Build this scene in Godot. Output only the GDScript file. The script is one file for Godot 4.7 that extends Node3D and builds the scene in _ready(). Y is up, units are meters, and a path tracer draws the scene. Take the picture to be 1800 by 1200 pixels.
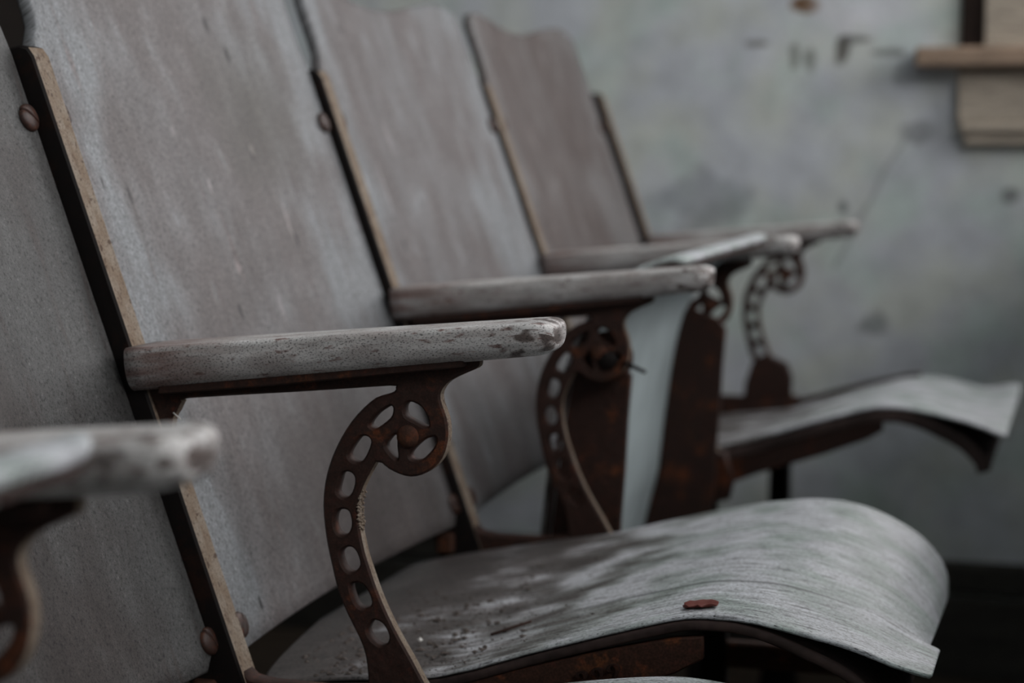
extends Node3D

# A row of old theatre seats against a peeling plaster wall.
# Axes: x = the way the seats face, y = up, z = along the row (towards the camera). Metres.

const PITCH := 0.49            # spacing of the side frames along the row
const FAR_WALL := -2.3
const LEFT_WALL := -0.95
const RIGHT_WALL := 2.7
const NEAR_WALL := 3.0
const CEILING := 3.3

var M := {}
var rng := RandomNumberGenerator.new()
var used := {}


func _ready() -> void:
	rng.seed = 7
	make_camera()
	make_light()
	make_materials()
	make_room()
	for k in range(-1, 4):
		make_seat(k)
	for k in range(0, 5):
		make_frame(k)
	make_small_things()


# ---------------------------------------------------------------- camera, sky, light

func make_camera() -> void:
	var cam := Camera3D.new()
	cam.name = "camera"
	var at := CameraAttributesPhysical.new()
	at.frustum_focal_length = 70.0
	at.frustum_focus_distance = 1.17
	at.frustum_near = 0.05
	at.frustum_far = 50.0
	at.exposure_aperture = 5.6
	add_child(cam)
	cam.attributes = at
	cam.fov = 19.4558
	cam.position = Vector3(0.5922, 0.7957, 0.6502)
	cam.rotation = Vector3(-0.1029, 0.2928, 0.0)
	cam.current = true


func make_light() -> void:
	var env := Environment.new()
	env.background_mode = Environment.BG_SKY
	var sky := Sky.new()
	var sm := ProceduralSkyMaterial.new()
	sm.sky_top_color = Color(0.62, 0.68, 0.74)
	sm.sky_horizon_color = Color(0.74, 0.77, 0.8)
	sm.ground_bottom_color = Color(0.16, 0.16, 0.15)
	sm.ground_horizon_color = Color(0.45, 0.46, 0.46)
	sm.sky_energy_multiplier = 1.0
	sky.sky_material = sm
	env.sky = sky
	env.tonemap_mode = Environment.TONE_MAPPER_LINEAR
	env.tonemap_exposure = 1.0
	env.sdfgi_enabled = true
	env.ssao_enabled = true
	env.ssil_enabled = true
	var we := WorldEnvironment.new()
	we.name = "world_environment"
	we.environment = env
	add_child(we)
	# daylight through the windows, the last through an unseen window added for light: [middle, turn, size, energy]
	for w in [[Vector3(0.975, 1.71, FAR_WALL - 0.03), PI, Vector2(0.9, 1.5), 2.0], [Vector3(RIGHT_WALL - 0.02, 2.1, -1.3), PI / 2, Vector2(1.2, 1.6), 4.6], [Vector3(RIGHT_WALL - 0.02, 2.55, 1.2), PI / 2, Vector2(1.2, 0.9), 5.6]]:
		var a := AreaLight3D.new()
		a.name = "window_daylight"
		a.area_size = w[2]
		a.light_energy = w[3]
		a.light_color = Color(1.0, 0.985, 0.985)
		a.shadow_enabled = true
		a.area_range = 12.0
		a.area_attenuation = 2.0
		add_child(a, true)
		a.position = w[0]
		a.rotation = Vector3(0, w[1], 0)


# ---------------------------------------------------------------- textures and materials

func noise(seed_: int, freq: float, oct := 3) -> FastNoiseLite:
	var n := FastNoiseLite.new()
	n.seed = seed_
	n.noise_type = FastNoiseLite.TYPE_SIMPLEX_SMOOTH
	n.frequency = freq
	n.fractal_octaves = oct
	return n


func bake(w: int, h: int, f: Callable) -> ImageTexture:
	var b := PackedByteArray()
	b.resize(w * h * 3)
	var i := 0
	for y in h:
		for x in w:
			var c: Color = f.call(float(x) / w, float(y) / h)
			b[i] = clampi(int(c.r * 255.0), 0, 255)
			b[i + 1] = clampi(int(c.g * 255.0), 0, 255)
			b[i + 2] = clampi(int(c.b * 255.0), 0, 255)
			i += 3
	return ImageTexture.create_from_image(Image.create_from_data(w, h, false, Image.FORMAT_RGB8, b))


func std(called: String, tex: Texture2D, rough := 0.8, spec := 0.4) -> StandardMaterial3D:
	var m := StandardMaterial3D.new()
	m.resource_name = called
	m.albedo_texture = tex
	m.roughness = rough
	m.metallic_specular = spec
	return m


func noise_map(seed_: int, freq: float, oct: int, size := 512) -> NoiseTexture2D:
	var t := NoiseTexture2D.new()
	t.width = size
	t.height = size
	t.seamless = true
	t.noise = noise(seed_, freq, oct)
	return t


func wood_back_color(u: float, v: float, k: int, marks: Array) -> Color:
	# u across the board, v up the board, both 0..1 over half a metre
	var lo: FastNoiseLite = M.n_lo
	var mid: FastNoiseLite = M.n_mid
	var hi: FastNoiseLite = M.n_hi
	var x := u * 0.5 + k * 3.7
	var y := v * 0.5
	var a := lo.get_noise_2d(x * 7.0, y * 5.5)
	var s := mid.get_noise_2d(x * 60.0, y * 7.0)
	var s2 := mid.get_noise_2d(x * 22.0 + 40.0, y * 13.0)
	var g := hi.get_noise_2d(x * 900.0, y * 700.0)
	var g2 := hi.get_noise_2d(x * 330.0 + 9.0, y * 240.0)
	var g3 := hi.get_noise_2d(x * 120.0 + 70.0, y * 90.0)
	# pale and cool along the sides, warmer and darker in the middle
	var side := smoothstep(0.22, 0.46, absf(u - 0.49) + a * 0.16 + s * 0.05)
	var c := Color(0.385, 0.362, 0.36).lerp(Color(0.475, 0.485, 0.495), clampf(side * 0.8 + 0.22 + a * 0.55 + s2 * 0.3, 0.0, 1.0))
	var sh := 1.0 + s * 0.06 + s2 * 0.07 + g3 * 0.07
	if g > 0.18:
		sh -= (g - 0.18) * 1.0
	if g2 > 0.30:
		sh -= (g2 - 0.30) * 1.1
	if g2 < -0.42:
		sh += (-0.42 - g2) * 0.9
	if s2 > 0.45:
		c = c.lerp(Color(0.52, 0.54, 0.55), (s2 - 0.45) * 1.4)
	if s < -0.4:
		c = c.lerp(Color(0.42, 0.35, 0.34), (-0.4 - s) * 1.2)
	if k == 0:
		# grime in the lower far corner, with the shade of arm and seat painted in
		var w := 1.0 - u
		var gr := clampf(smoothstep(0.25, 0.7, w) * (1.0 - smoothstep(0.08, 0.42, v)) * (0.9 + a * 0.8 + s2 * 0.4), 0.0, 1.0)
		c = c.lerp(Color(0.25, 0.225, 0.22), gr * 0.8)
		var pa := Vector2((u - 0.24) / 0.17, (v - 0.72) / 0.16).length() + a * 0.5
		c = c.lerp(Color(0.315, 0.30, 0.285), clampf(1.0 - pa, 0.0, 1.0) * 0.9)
	for m in marks:
		var dx: float = (u * 0.5 - m[0]) / m[2]
		var dy: float = (v * 0.5 - m[1]) / m[3]
		if absf(dx) < 1.6 and absf(dy) < 1.6:
			var d := sqrt(dx * dx + dy * dy) + g2 * 0.5
			if d < 1.0:
				sh = lerpf(sh, m[4], clampf((1.0 - d) * 2.5, 0.0, 1.0))
	return c * sh


func make_materials() -> void:
	M.n_lo = noise(11, 1.0, 3)
	M.n_mid = noise(23, 1.0, 3)
	M.n_hi = noise(31, 1.0, 2)
	var lo: FastNoiseLite = M.n_lo
	var mid: FastNoiseLite = M.n_mid
	var hi: FastNoiseLite = M.n_hi
	var grain := noise_map(5, 0.05, 4)
	var pits := noise_map(8, 0.03, 5)

	# chips and dents of two of the backs: [across, up, half width, half height, darker or lighter]
	var marks := [[0.157, 0.423, 0.004, 0.007, 0.45], [0.137, 0.400, 0.0035, 0.008, 0.38], [0.385, 0.295, 0.003, 0.008, 0.5], [0.423, 0.304, 0.002, 0.005, 0.5],
		[0.264, 0.206, 0.003, 0.007, 0.45], [0.396, 0.020, 0.003, 0.005, 0.35], [0.150, 0.325, 0.0035, 0.006, 1.3], [0.153, 0.319, 0.002, 0.004, 0.55], [0.244, 0.298, 0.003, 0.007, 1.3], [0.243, 0.237, 0.006, 0.006, 1.22],
		[0.129, 0.268, 0.003, 0.016, 1.3], [0.124, 0.252, 0.0025, 0.006, 0.45], [0.191, 0.203, 0.004, 0.014, 1.18], [0.276, 0.339, 0.005, 0.005, 1.15]]
	var marks_b := [[0.356, 0.435, 0.004, 0.006, 0.55], [0.380, 0.235, 0.004, 0.007, 0.45], [0.386, 0.260, 0.003, 0.004, 0.55], [0.319, 0.335, 0.006, 0.02, 1.18], [0.381, 0.288, 0.004, 0.03, 1.18], [0.433, 0.294, 0.003, 0.01, 1.2]]
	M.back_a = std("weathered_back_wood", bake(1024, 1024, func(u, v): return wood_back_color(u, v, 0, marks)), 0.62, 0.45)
	M.back_b = std("weathered_back_wood_other", bake(1024, 1024, func(u, v): return wood_back_color(u, v, 1, marks_b)), 0.62, 0.45)
	# the nearest back is tinted the darkest, the farthest the brownest
	M.back_dark = M.back_b.duplicate()
	M.back_dark.albedo_color = Color(0.62, 0.605, 0.59)
	M.back_brown = M.back_b.duplicate()
	M.back_brown.albedo_color = Color(0.90, 0.86, 0.84)
	for m in [M.back_a, M.back_b, M.back_dark, M.back_brown]:
		m.heightmap_enabled = true
		m.heightmap_texture = grain
		m.heightmap_scale = 0.02
	M.seat = std("worn_seat_veneer", bake(1024, 768, func(u, v):
		var x: float = u * 0.5
		var z: float = v * 0.5
		var s := mid.get_noise_2d(x * 11.0, z * 120.0)
		var s2 := mid.get_noise_2d(x * 26.0 + 7.0, z * 300.0)
		var a := lo.get_noise_2d(x * 12.0, z * 12.0)
		var g := hi.get_noise_2d(x * 300.0, z * 900.0)
		var d := hi.get_noise_2d(x * 230.0 + 50.0, z * 330.0)
		var c := Color(0.79, 0.80, 0.82).lerp(Color(0.62, 0.67, 0.65), clampf(a * 1.3 + 0.3, 0.0, 1.0))
		var sh := 1.0 + s * 0.16 + s2 * 0.14
		var flake := mid.get_noise_2d(x * 34.0 + 90.0, z * 150.0)
		if flake > 0.22:
			sh -= (flake - 0.22) * 0.9
		if g > 0.22:
			sh -= (g - 0.22) * 1.3
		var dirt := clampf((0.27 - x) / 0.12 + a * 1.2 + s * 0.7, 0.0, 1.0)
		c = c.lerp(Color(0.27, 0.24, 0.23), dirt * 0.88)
		if d > 0.25:
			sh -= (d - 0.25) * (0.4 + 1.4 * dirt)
		# one long crack that follows the grain
		var cz: float = 0.110 + 0.004 * sin(x * 14.0)
		var gap := absf(z - cz) / (0.0022 * smoothstep(0.22, 0.27, x) * (1.0 - smoothstep(0.40, 0.455, x)) + 0.00001)
		if gap < 1.0:
			sh *= 0.38 + 0.4 * gap
		return c * sh), 0.55, 0.5)
	M.seat.heightmap_enabled = true
	M.seat.heightmap_texture = grain
	M.seat.heightmap_scale = 0.03
	M.under = std("pale_seat_underside", bake(384, 384, func(u, v):
		var s := mid.get_noise_2d(u * 5.0, v * 34.0)
		var a := lo.get_noise_2d(u * 4.0, v * 4.0)
		return Color(0.68, 0.73, 0.74) * (1.0 + s * 0.06 + a * 0.07)), 0.7, 0.4)
	M.ply = std("dark_plywood_edge", bake(256, 256, func(u, v):
		var s := mid.get_noise_2d(u * 6.0, v * 60.0)
		var g := hi.get_noise_2d(u * 60.0, v * 120.0)
		return Color(0.25, 0.205, 0.195) * (1.0 + s * 0.45 + g * 0.2)), 0.75, 0.3)
	M.arm = std("worn_armrest_wood", bake(768, 384, func(u, v):
		var x: float = u * 0.4
		var y: float = v * 0.2
		var s := mid.get_noise_2d(x * 18.0, y * 110.0)
		var a := lo.get_noise_2d(x * 16.0, y * 30.0)
		var g := hi.get_noise_2d(x * 500.0, y * 800.0)
		var r := mid.get_noise_2d(x * 50.0 + 30.0, y * 150.0)
		var c := Color(0.78, 0.775, 0.77).lerp(Color(0.65, 0.625, 0.615), clampf(a + 0.4, 0.0, 1.0))
		if r > 0.38:
			c = c.lerp(Color(0.34, 0.22, 0.20), clampf((r - 0.38) * 2.5, 0.0, 0.7))
		var sh := 1.0 + s * 0.13
		if g > 0.22:
			sh -= (g - 0.22) * 1.3
		# dark worn patches at the tip and at the root a reddish stain with shadow painted in
		var wear := clampf((hi.get_noise_2d(x * 70.0, y * 60.0) + a * 0.8 + 0.05) * 2.2, 0.0, 1.0) * smoothstep(0.235, 0.262, x) 
		c = c.lerp(Color(0.26, 0.215, 0.20), wear * 0.75)
		c = c.lerp(Color(0.40, 0.31, 0.29), (1.0 - smoothstep(0.01, 0.09, x)) * clampf(0.5 + s * 0.8, 0.0, 0.8))
		return c * sh), 0.55, 0.45)
	M.arm.heightmap_enabled = true
	M.arm.heightmap_texture = grain
	M.arm.heightmap_scale = 0.02
	var iron_tex := bake(512, 512, func(u, v):
		# rusty cast iron: dark brown with orange blooms
		var au: float = u * TAU
		var av: float = v * TAU
		var a := (lo.get_noise_3d(cos(au) * 0.9, sin(au) * 0.9, cos(av) * 0.9 + 3.0) + lo.get_noise_3d(cos(av) * 0.9, sin(av) * 0.9, sin(au) * 0.9 + 9.0)) * 0.8
		var b := mid.get_noise_3d(cos(au) * 5.0, sin(au) * 5.0, cos(av) * 5.0) + mid.get_noise_3d(cos(av) * 5.0, sin(av) * 5.0, sin(au) * 5.0)
		var g := hi.get_noise_2d(u * 90.0, v * 90.0)
		var c := Color(0.235, 0.155, 0.12).lerp(Color(0.50, 0.285, 0.14), clampf(a * 1.3 + b * 0.5 - 0.30, 0.0, 1.0))
		c = c.lerp(Color(0.30, 0.15, 0.12), clampf(b * 0.6 - 0.1, 0.0, 0.6))
		return c * (1.0 + g * 0.3 + b * 0.12))
	M.iron = std("rusty_cast_iron", iron_tex, 0.72, 0.4)
	M.rust = std("orange_rusted_iron", iron_tex, 0.75, 0.35)
	M.rust.uv1_triplanar = true
	M.rust.uv1_scale = Vector3(5, 5, 5)
	M.iron.albedo_color = Color(0.76, 0.72, 0.72)
	M.iron.uv1_triplanar = true
	M.iron.uv1_scale = Vector3(6, 6, 6)
	M.iron.heightmap_enabled = true
	M.iron.heightmap_texture = pits
	M.iron.heightmap_scale = 0.05
	M.black = std("blackened_iron", iron_tex, 0.7, 0.35)
	M.black.albedo_color = Color(0.28, 0.27, 0.29)
	M.black.uv1_triplanar = true
	M.black.uv1_scale = Vector3(5, 5, 5)
	var dust_tex := bake(512, 512, func(u, v):
		var a := mid.get_noise_2d(u * 8.0, v * 8.0)
		var g := hi.get_noise_2d(u * 60.0, v * 60.0)
		var g2 := hi.get_noise_2d(u * 150.0 + 9.0, v * 150.0)
		var c := Color(0.53, 0.49, 0.445).lerp(Color(0.45, 0.39, 0.335), clampf(a + 0.4, 0.0, 1.0))
		if g > 0.38:
			c = c.lerp(Color(0.27, 0.21, 0.18), clampf((g - 0.38) * 2.5, 0.0, 0.7))
		var pit := hi.get_noise_2d(u * 26.0 + 40.0, v * 26.0)
		if pit > 0.47:
			c = c.lerp(Color(0.22, 0.17, 0.15), clampf((pit - 0.47) * 5.0, 0.0, 0.75))
		return c * (1.0 + g2 * 0.25))
	M.dust = std("dust_caked_iron", dust_tex, 0.9, 0.2)
	M.dust.uv1_triplanar = true
	M.dust.uv1_scale = Vector3(5, 5, 5)
	M.dust.heightmap_enabled = true
	M.dust.heightmap_texture = pits
	M.dust.heightmap_scale = 0.12
	M.screw = std("rusty_screw_head", iron_tex, 0.55, 0.5)
	M.screw.albedo_color = Color(0.80, 0.76, 0.76)
	M.screw.uv1_triplanar = true
	M.screw.uv1_scale = Vector3(14, 14, 14)
	# [x, y, rx, ry, colour, strength]: chips, scars and stains of the plaster, in metres on the wall
	var scars := [[0.147, 0.985, 0.024, 0.014, Color(0.42, 0.30, 0.2), 0.9], [0.24, 0.975, 0.085, 0.042, Color(0.90, 0.90, 0.93), 0.6], [0.205, 0.918, 0.012, 0.022, Color(0.34, 0.33, 0.31), 0.75],
		[0.225, 0.935, 0.028, 0.006, Color(0.33, 0.33, 0.32), 0.55], [0.27, 0.915, 0.03, 0.006, Color(0.33, 0.33, 0.32), 0.5], [0.085, 0.93, 0.022, 0.008, Color(0.36, 0.35, 0.33), 0.6], [0.135, 0.91, 0.008, 0.025, Color(0.40, 0.40, 0.38), 0.5],
		[0.16, 0.905, 0.012, 0.02, Color(0.42, 0.42, 0.40), 0.5], [0.0, 0.70, 0.09, 0.05, Color(0.50, 0.52, 0.55), 0.30], [0.02, 0.66, 0.08, 0.04, Color(0.52, 0.53, 0.52), 0.25], [0.21, 0.69, 0.008, 0.01, Color(0.32, 0.34, 0.35), 0.6],
		[0.45, 0.71, 0.012, 0.012, Color(0.36, 0.36, 0.36), 0.5], [0.31, 0.80, 0.03, 0.02, Color(0.42, 0.43, 0.43), 0.4], [0.15, 0.59, 0.008, 0.01, Color(0.3, 0.31, 0.31), 0.6], [0.26, 0.52, 0.025, 0.03, Color(0.33, 0.35, 0.35), 0.4]]
	M.plaster = std("mottled_plaster", bake(1024, 1024, func(u, v):
		var x: float = u * 2.0 - 1.0
		var y: float = v * 2.0
		var a := lo.get_noise_2d(x * 5.0, y * 5.0)
		var b := mid.get_noise_2d(x * 14.0 + 5.0, y * 14.0)
		var d := mid.get_noise_2d(x * 6.0 + 60.0, y * 6.0)
		var g := hi.get_noise_2d(x * 120.0, y * 120.0)
		var c := Color(0.81, 0.83, 0.855).lerp(Color(0.80, 0.82, 0.80), clampf(a * 1.5 + 0.4, 0.0, 1.0))
		c = c.lerp(Color(0.77, 0.83, 0.81), clampf(d * 1.3, 0.0, 0.8))
		var sh := 1.0 + b * 0.07 + g * 0.04 + a * 0.05
		for s in scars:
			var dx: float = (x - s[0]) / s[2]
			var dy: float = (y - s[1]) / s[3]
			if absf(dx) < 2.0 and absf(dy) < 2.0:
				var q := sqrt(dx * dx + dy * dy) + b * 0.55
				if q < 1.0:
					c = c.lerp(s[4], s[5] * clampf((1.0 - q) * 2.2, 0.0, 1.0))
		# a hairline scratch running down to the left from under the sill
		var t: float = (x - 0.243) - (y - 0.687) * 0.52 - b * 0.006
		if absf(t) < 0.004 and y > 0.60 and y < 0.80:
			sh *= 0.88
		return c * sh), 0.9, 0.3)
	M.plaster_plain = std("plain_plaster", M.plaster.albedo_texture, 0.9, 0.3)
	M.plaster_plain.uv1_triplanar = true
	M.plaster_plain.uv1_world_triplanar = true
	M.plaster_plain.uv1_scale = Vector3(0.5, 0.5, 0.5)
	var trim_tex := bake(256, 256, func(u, v):
		var s := mid.get_noise_2d(u * 5.0, v * 40.0)
		var g := hi.get_noise_2d(u * 60.0, v * 60.0)
		return Color(0.68, 0.64, 0.585) * (1.0 + s * 0.15 + g * 0.12))
	M.trim = std("faded_tan_paint", trim_tex, 0.7, 0.4)
	M.trim.uv1_triplanar = true
	M.trim.uv1_scale = Vector3(3, 3, 3)
	M.sill = std("bare_brown_sill_wood", trim_tex, 0.75, 0.35)
	M.sill.albedo_color = Color(0.9, 0.83, 0.79)
	M.sill.uv1_triplanar = true
	M.sill.uv1_scale = Vector3(3, 3, 3)
	M.dark = std("dark_stained_wood", trim_tex, 0.7, 0.35)
	M.dark.albedo_color = Color(0.25, 0.2, 0.19)
	M.dark.uv1_triplanar = true
	M.dark.uv1_world_triplanar = true
	M.dark.uv1_scale = Vector3(1, 1, 1)
	M.panel = std("dark_wall_panelling", trim_tex, 0.75, 0.3)
	M.panel.albedo_color = Color(0.15, 0.13, 0.125)
	M.panel.uv1_triplanar = true
	M.base = std("grimy_grey_baseboard_paint", trim_tex, 0.75, 0.3)
	M.base.albedo_color = Color(0.37, 0.385, 0.40)
	M.base.uv1_triplanar = true
	M.boards = std("dusty_floor_boards", trim_tex, 0.85, 0.3)
	M.boards.albedo_color = Color(0.4, 0.37, 0.35)
	M.boards.uv1_triplanar = true
	M.glass = StandardMaterial3D.new()
	M.glass.resource_name = "window_glass"
	M.glass.albedo_color = Color(0.9, 0.95, 0.95, 0.08)
	M.glass.transparency = BaseMaterial3D.TRANSPARENCY_ALPHA
	M.glass.roughness = 0.05
	M.leaf = flat("red_brown_leaf", Color(0.45, 0.23, 0.20))
	M.crumb = flat("dark_dirt", Color(0.29, 0.255, 0.235))
	M.twig = flat("brown_twig", Color(0.25, 0.17, 0.14))
	M.chip = flat("white_paint_chip", Color(0.85, 0.84, 0.82))


func flat(called: String, c: Color) -> StandardMaterial3D:
	var m := StandardMaterial3D.new()
	m.resource_name = called
	m.albedo_color = c
	m.roughness = 0.85
	return m


# ---------------------------------------------------------------- mesh helpers

func begin() -> SurfaceTool:
	var st := SurfaceTool.new()
	st.begin(Mesh.PRIMITIVE_TRIANGLES)
	return st


func tri(st: SurfaceTool, a: Vector3, b: Vector3, c: Vector3, ua := Vector2.ZERO, ub := Vector2.ZERO, uc := Vector2.ZERO) -> void:
	# a, b, c counter-clockwise as seen from outside
	st.set_uv(ua)
	st.add_vertex(a)
	st.set_uv(uc)
	st.add_vertex(c)
	st.set_uv(ub)
	st.add_vertex(b)


func quad(st: SurfaceTool, a: Vector3, b: Vector3, c: Vector3, d: Vector3, ua := Vector2.ZERO, ub := Vector2.ZERO, uc := Vector2.ZERO, ud := Vector2.ZERO) -> void:
	tri(st, a, b, c, ua, ub, uc)
	tri(st, a, c, d, ua, uc, ud)


func finish(st: SurfaceTool, mat: Material, into: ArrayMesh = null) -> ArrayMesh:
	st.generate_normals()
	st.index()
	st.set_material(mat)
	return st.commit(into) if into else st.commit()


func numbered(called: String) -> String:
	var n: int = used.get(called, 0)
	used[called] = n + 1
	return called if n == 0 else "%s_%03d" % [called, n]


func put(parent: Node, called: String, mesh: Mesh) -> MeshInstance3D:
	var o := MeshInstance3D.new()
	o.mesh = mesh
	if parent == self:
		o.name = numbered(called)
	else:
		var base := called
		var n := 0
		while parent.has_node(NodePath(called)):
			n += 1
			called = "%s_%03d" % [base, n]
		o.name = called
	parent.add_child(o, true)
	return o


func thing(called: String, label: String, category: String, group := "") -> Node3D:
	var o := Node3D.new()
	o.name = numbered(called)
	add_child(o, true)
	tag(o, label, category, group)
	return o


func tag(o: Node, label: String, category: String, group := "") -> void:
	o.set_meta("label", label)
	o.set_meta("category", category)
	if group != "":
		o.set_meta("group", group)


func structure(called: String, mesh: Mesh, label: String, category: String) -> MeshInstance3D:
	var o := MeshInstance3D.new()
	o.mesh = mesh
	o.name = called
	add_child(o, true)
	o.set_meta("kind", "structure")
	o.set_meta("label", label)
	o.set_meta("category", category)
	return o


func box(st: SurfaceTool, lo: Vector3, hi: Vector3, b := 0.0) -> void:
	# a box with chamfered edges
	st.set_smooth_group(-1)
	var c := (lo + hi) / 2.0
	var h := (hi - lo) / 2.0
	b = minf(b, minf(h.x, minf(h.y, h.z)) * 0.9)
	for ax in 3:
		var a1 := (ax + 1) % 3
		var a2 := (ax + 2) % 3
		for s in [-1.0, 1.0]:
			var p := []
			for q in [[-1, -1], [1, -1], [1, 1], [-1, 1]]:
				var v := Vector3.ZERO
				v[ax] = s * h[ax]
				v[a1] = q[0] * (h[a1] - b)
				v[a2] = q[1] * (h[a2] - b)
				p.append(c + v)
			if s < 0:
				p.reverse()
			quad(st, p[0], p[1], p[2], p[3])
	if b <= 0.0:
		return
	for ax in 3:
		var a1 := (ax + 1) % 3
		var a2 := (ax + 2) % 3
		for s1 in [-1.0, 1.0]:
			for s2 in [-1.0, 1.0]:
				var p := []
				for e in [[-1.0, true], [1.0, true], [1.0, false], [-1.0, false]]:
					var v := Vector3.ZERO
					v[ax] = e[0] * (h[ax] - b)
					v[a1] = s1 * (h[a1] - (0.0 if e[1] else b))
					v[a2] = s2 * (h[a2] - (b if e[1] else 0.0))
					p.append(c + v)
				var nrm: Vector3 = (p[1] - p[0]).cross(p[2] - p[0])
				if nrm.dot((p[0] + p[2]) / 2.0 - c) < 0.0:
					p.reverse()
				quad(st, p[0], p[1], p[2], p[3])
	for sx in [-1.0, 1.0]:
		for sy in [-1.0, 1.0]:
			for sz in [-1.0, 1.0]:
				var x := c + Vector3(sx * h.x, sy * (h.y - b), sz * (h.z - b))
				var y := c + Vector3(sx * (h.x - b), sy * h.y, sz * (h.z - b))
				var z := c + Vector3(sx * (h.x - b), sy * (h.y - b), sz * h.z)
				if sx * sy * sz > 0:
					tri(st, x, y, z)
				else:
					tri(st, x, z, y)


func box_mesh(lo: Vector3, hi: Vector3, mat: Material, b := 0.002) -> ArrayMesh:
	var st := begin()
	box(st, lo, hi, b)
	return finish(st, mat)


func catmull(p: Array, n: int, closed: bool) -> PackedVector2Array:
	var out := PackedVector2Array()
	var m := p.size()
	for i in (m if closed else m - 1):
		var a: Vector2 = p[(i - 1 + m) % m] if closed or i > 0 else p[0]
		var b: Vector2 = p[i]
		var c: Vector2 = p[(i + 1) % m]
		var d: Vector2 = p[(i + 2) % m] if closed or i + 2 < m else p[m - 1]
		for j in n:
			out.append(b.cubic_interpolate(c, a, d, float(j) / n))
	if not closed:
		out.append(p[m - 1])
	return out


func mm(a: Array) -> Array:
	# pairs of tenths of millimetres to points
	var out := []
	for i in range(0, a.size(), 2):
		out.append(Vector2(a[i], a[i + 1]) / 10000.0)
	return out


func turned(p: PackedVector2Array, ccw: bool) -> PackedVector2Array:
	var area := 0.0
	for i in p.size():
		area += p[i].cross(p[(i + 1) % p.size()])
	if (area > 0.0) != ccw:
		p.reverse()
	return p


func inset(p: PackedVector2Array, b: float) -> PackedVector2Array:
	# every point moved to the left of its direction of travel
	var out := PackedVector2Array()
	var n := p.size()
	for i in n:
		var d1 := (p[i] - p[(i - 1 + n) % n]).normalized()
		var d2 := (p[(i + 1) % n] - p[i]).normalized()
		var n1 := Vector2(-d1.y, d1.x)
		var m := (n1 + Vector2(-d2.y, d2.x)).normalized()
		out.append(p[i] + m * b / maxf(0.6, m.dot(n1)))
	return out


func crosses(a: Vector2, b: Vector2, loop: PackedVector2Array) -> bool:
	for i in loop.size():
		var c := loop[i]
		var d := loop[(i + 1) % loop.size()]
		if c == a or c == b or d == a or d == b:
			continue
		if Geometry2D.segment_intersects_segment(a, b, c, d) != null:
			return true
	return false


func ear_cut(outer: PackedVector2Array, holes: Array) -> PackedVector2Array:
	var poly := outer.duplicate()
	var rest := holes.duplicate()
	rest.sort_custom(func(p, q): return right_most(p).x > right_most(q).x)
	for hi in rest.size():
		var h: PackedVector2Array = rest[hi]
		var hs := 0
		for i in h.size():
			if h[i].x > h[hs].x:
				hs = i
		var order := range(poly.size())
		order.sort_custom(func(i, j): return poly[i].distance_squared_to(h[hs]) < poly[j].distance_squared_to(h[hs]))
		for i in order:
			var bad := crosses(h[hs], poly[i], poly) or crosses(h[hs], poly[i], h)
			for hj in range(hi + 1, rest.size()):
				bad = bad or crosses(h[hs], poly[i], rest[hj])
			if not bad:
				var merged := poly.slice(0, i + 1)
				for j in h.size() + 1:
					merged.append(h[(hs + j) % h.size()])
				merged.append_array(poly.slice(i))
				poly = merged
				break
	var idx := range(poly.size())
	var out := PackedVector2Array()
	var at := 0
	var misses := 0
	while idx.size() > 3 and misses < idx.size() + 2:
		var n := idx.size()
		at = at % n
		var a := poly[idx[(at - 1 + n) % n]]
		var b := poly[idx[at]]
		var c := poly[idx[(at + 1) % n]]
		var area := (b - a).cross(c - b)
		var ok := area > 1e-13
		if ok:
			for i in idx:
				var q := poly[i]
				if q == a or q == b or q == c:
					continue
				if (b - a).cross(q - a) >= 0.0 and (c - b).cross(q - b) >= 0.0 and (a - c).cross(q - c) >= 0.0:
					ok = false
					break
		if ok or absf(area) <= 1e-13:
			if ok:
				out.append_array([a, b, c])
			idx.remove_at(at)
			misses = 0
			if at > 0:
				at -= 1
		else:
			at += 1
			misses += 1
	if idx.size() == 3:
		out.append_array([poly[idx[0]], poly[idx[1]], poly[idx[2]]])
	return out


func right_most(p: PackedVector2Array) -> Vector2:
	var r := p[0]
	for q in p:
		if q.x > r.x:
			r = q
	return r


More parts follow.
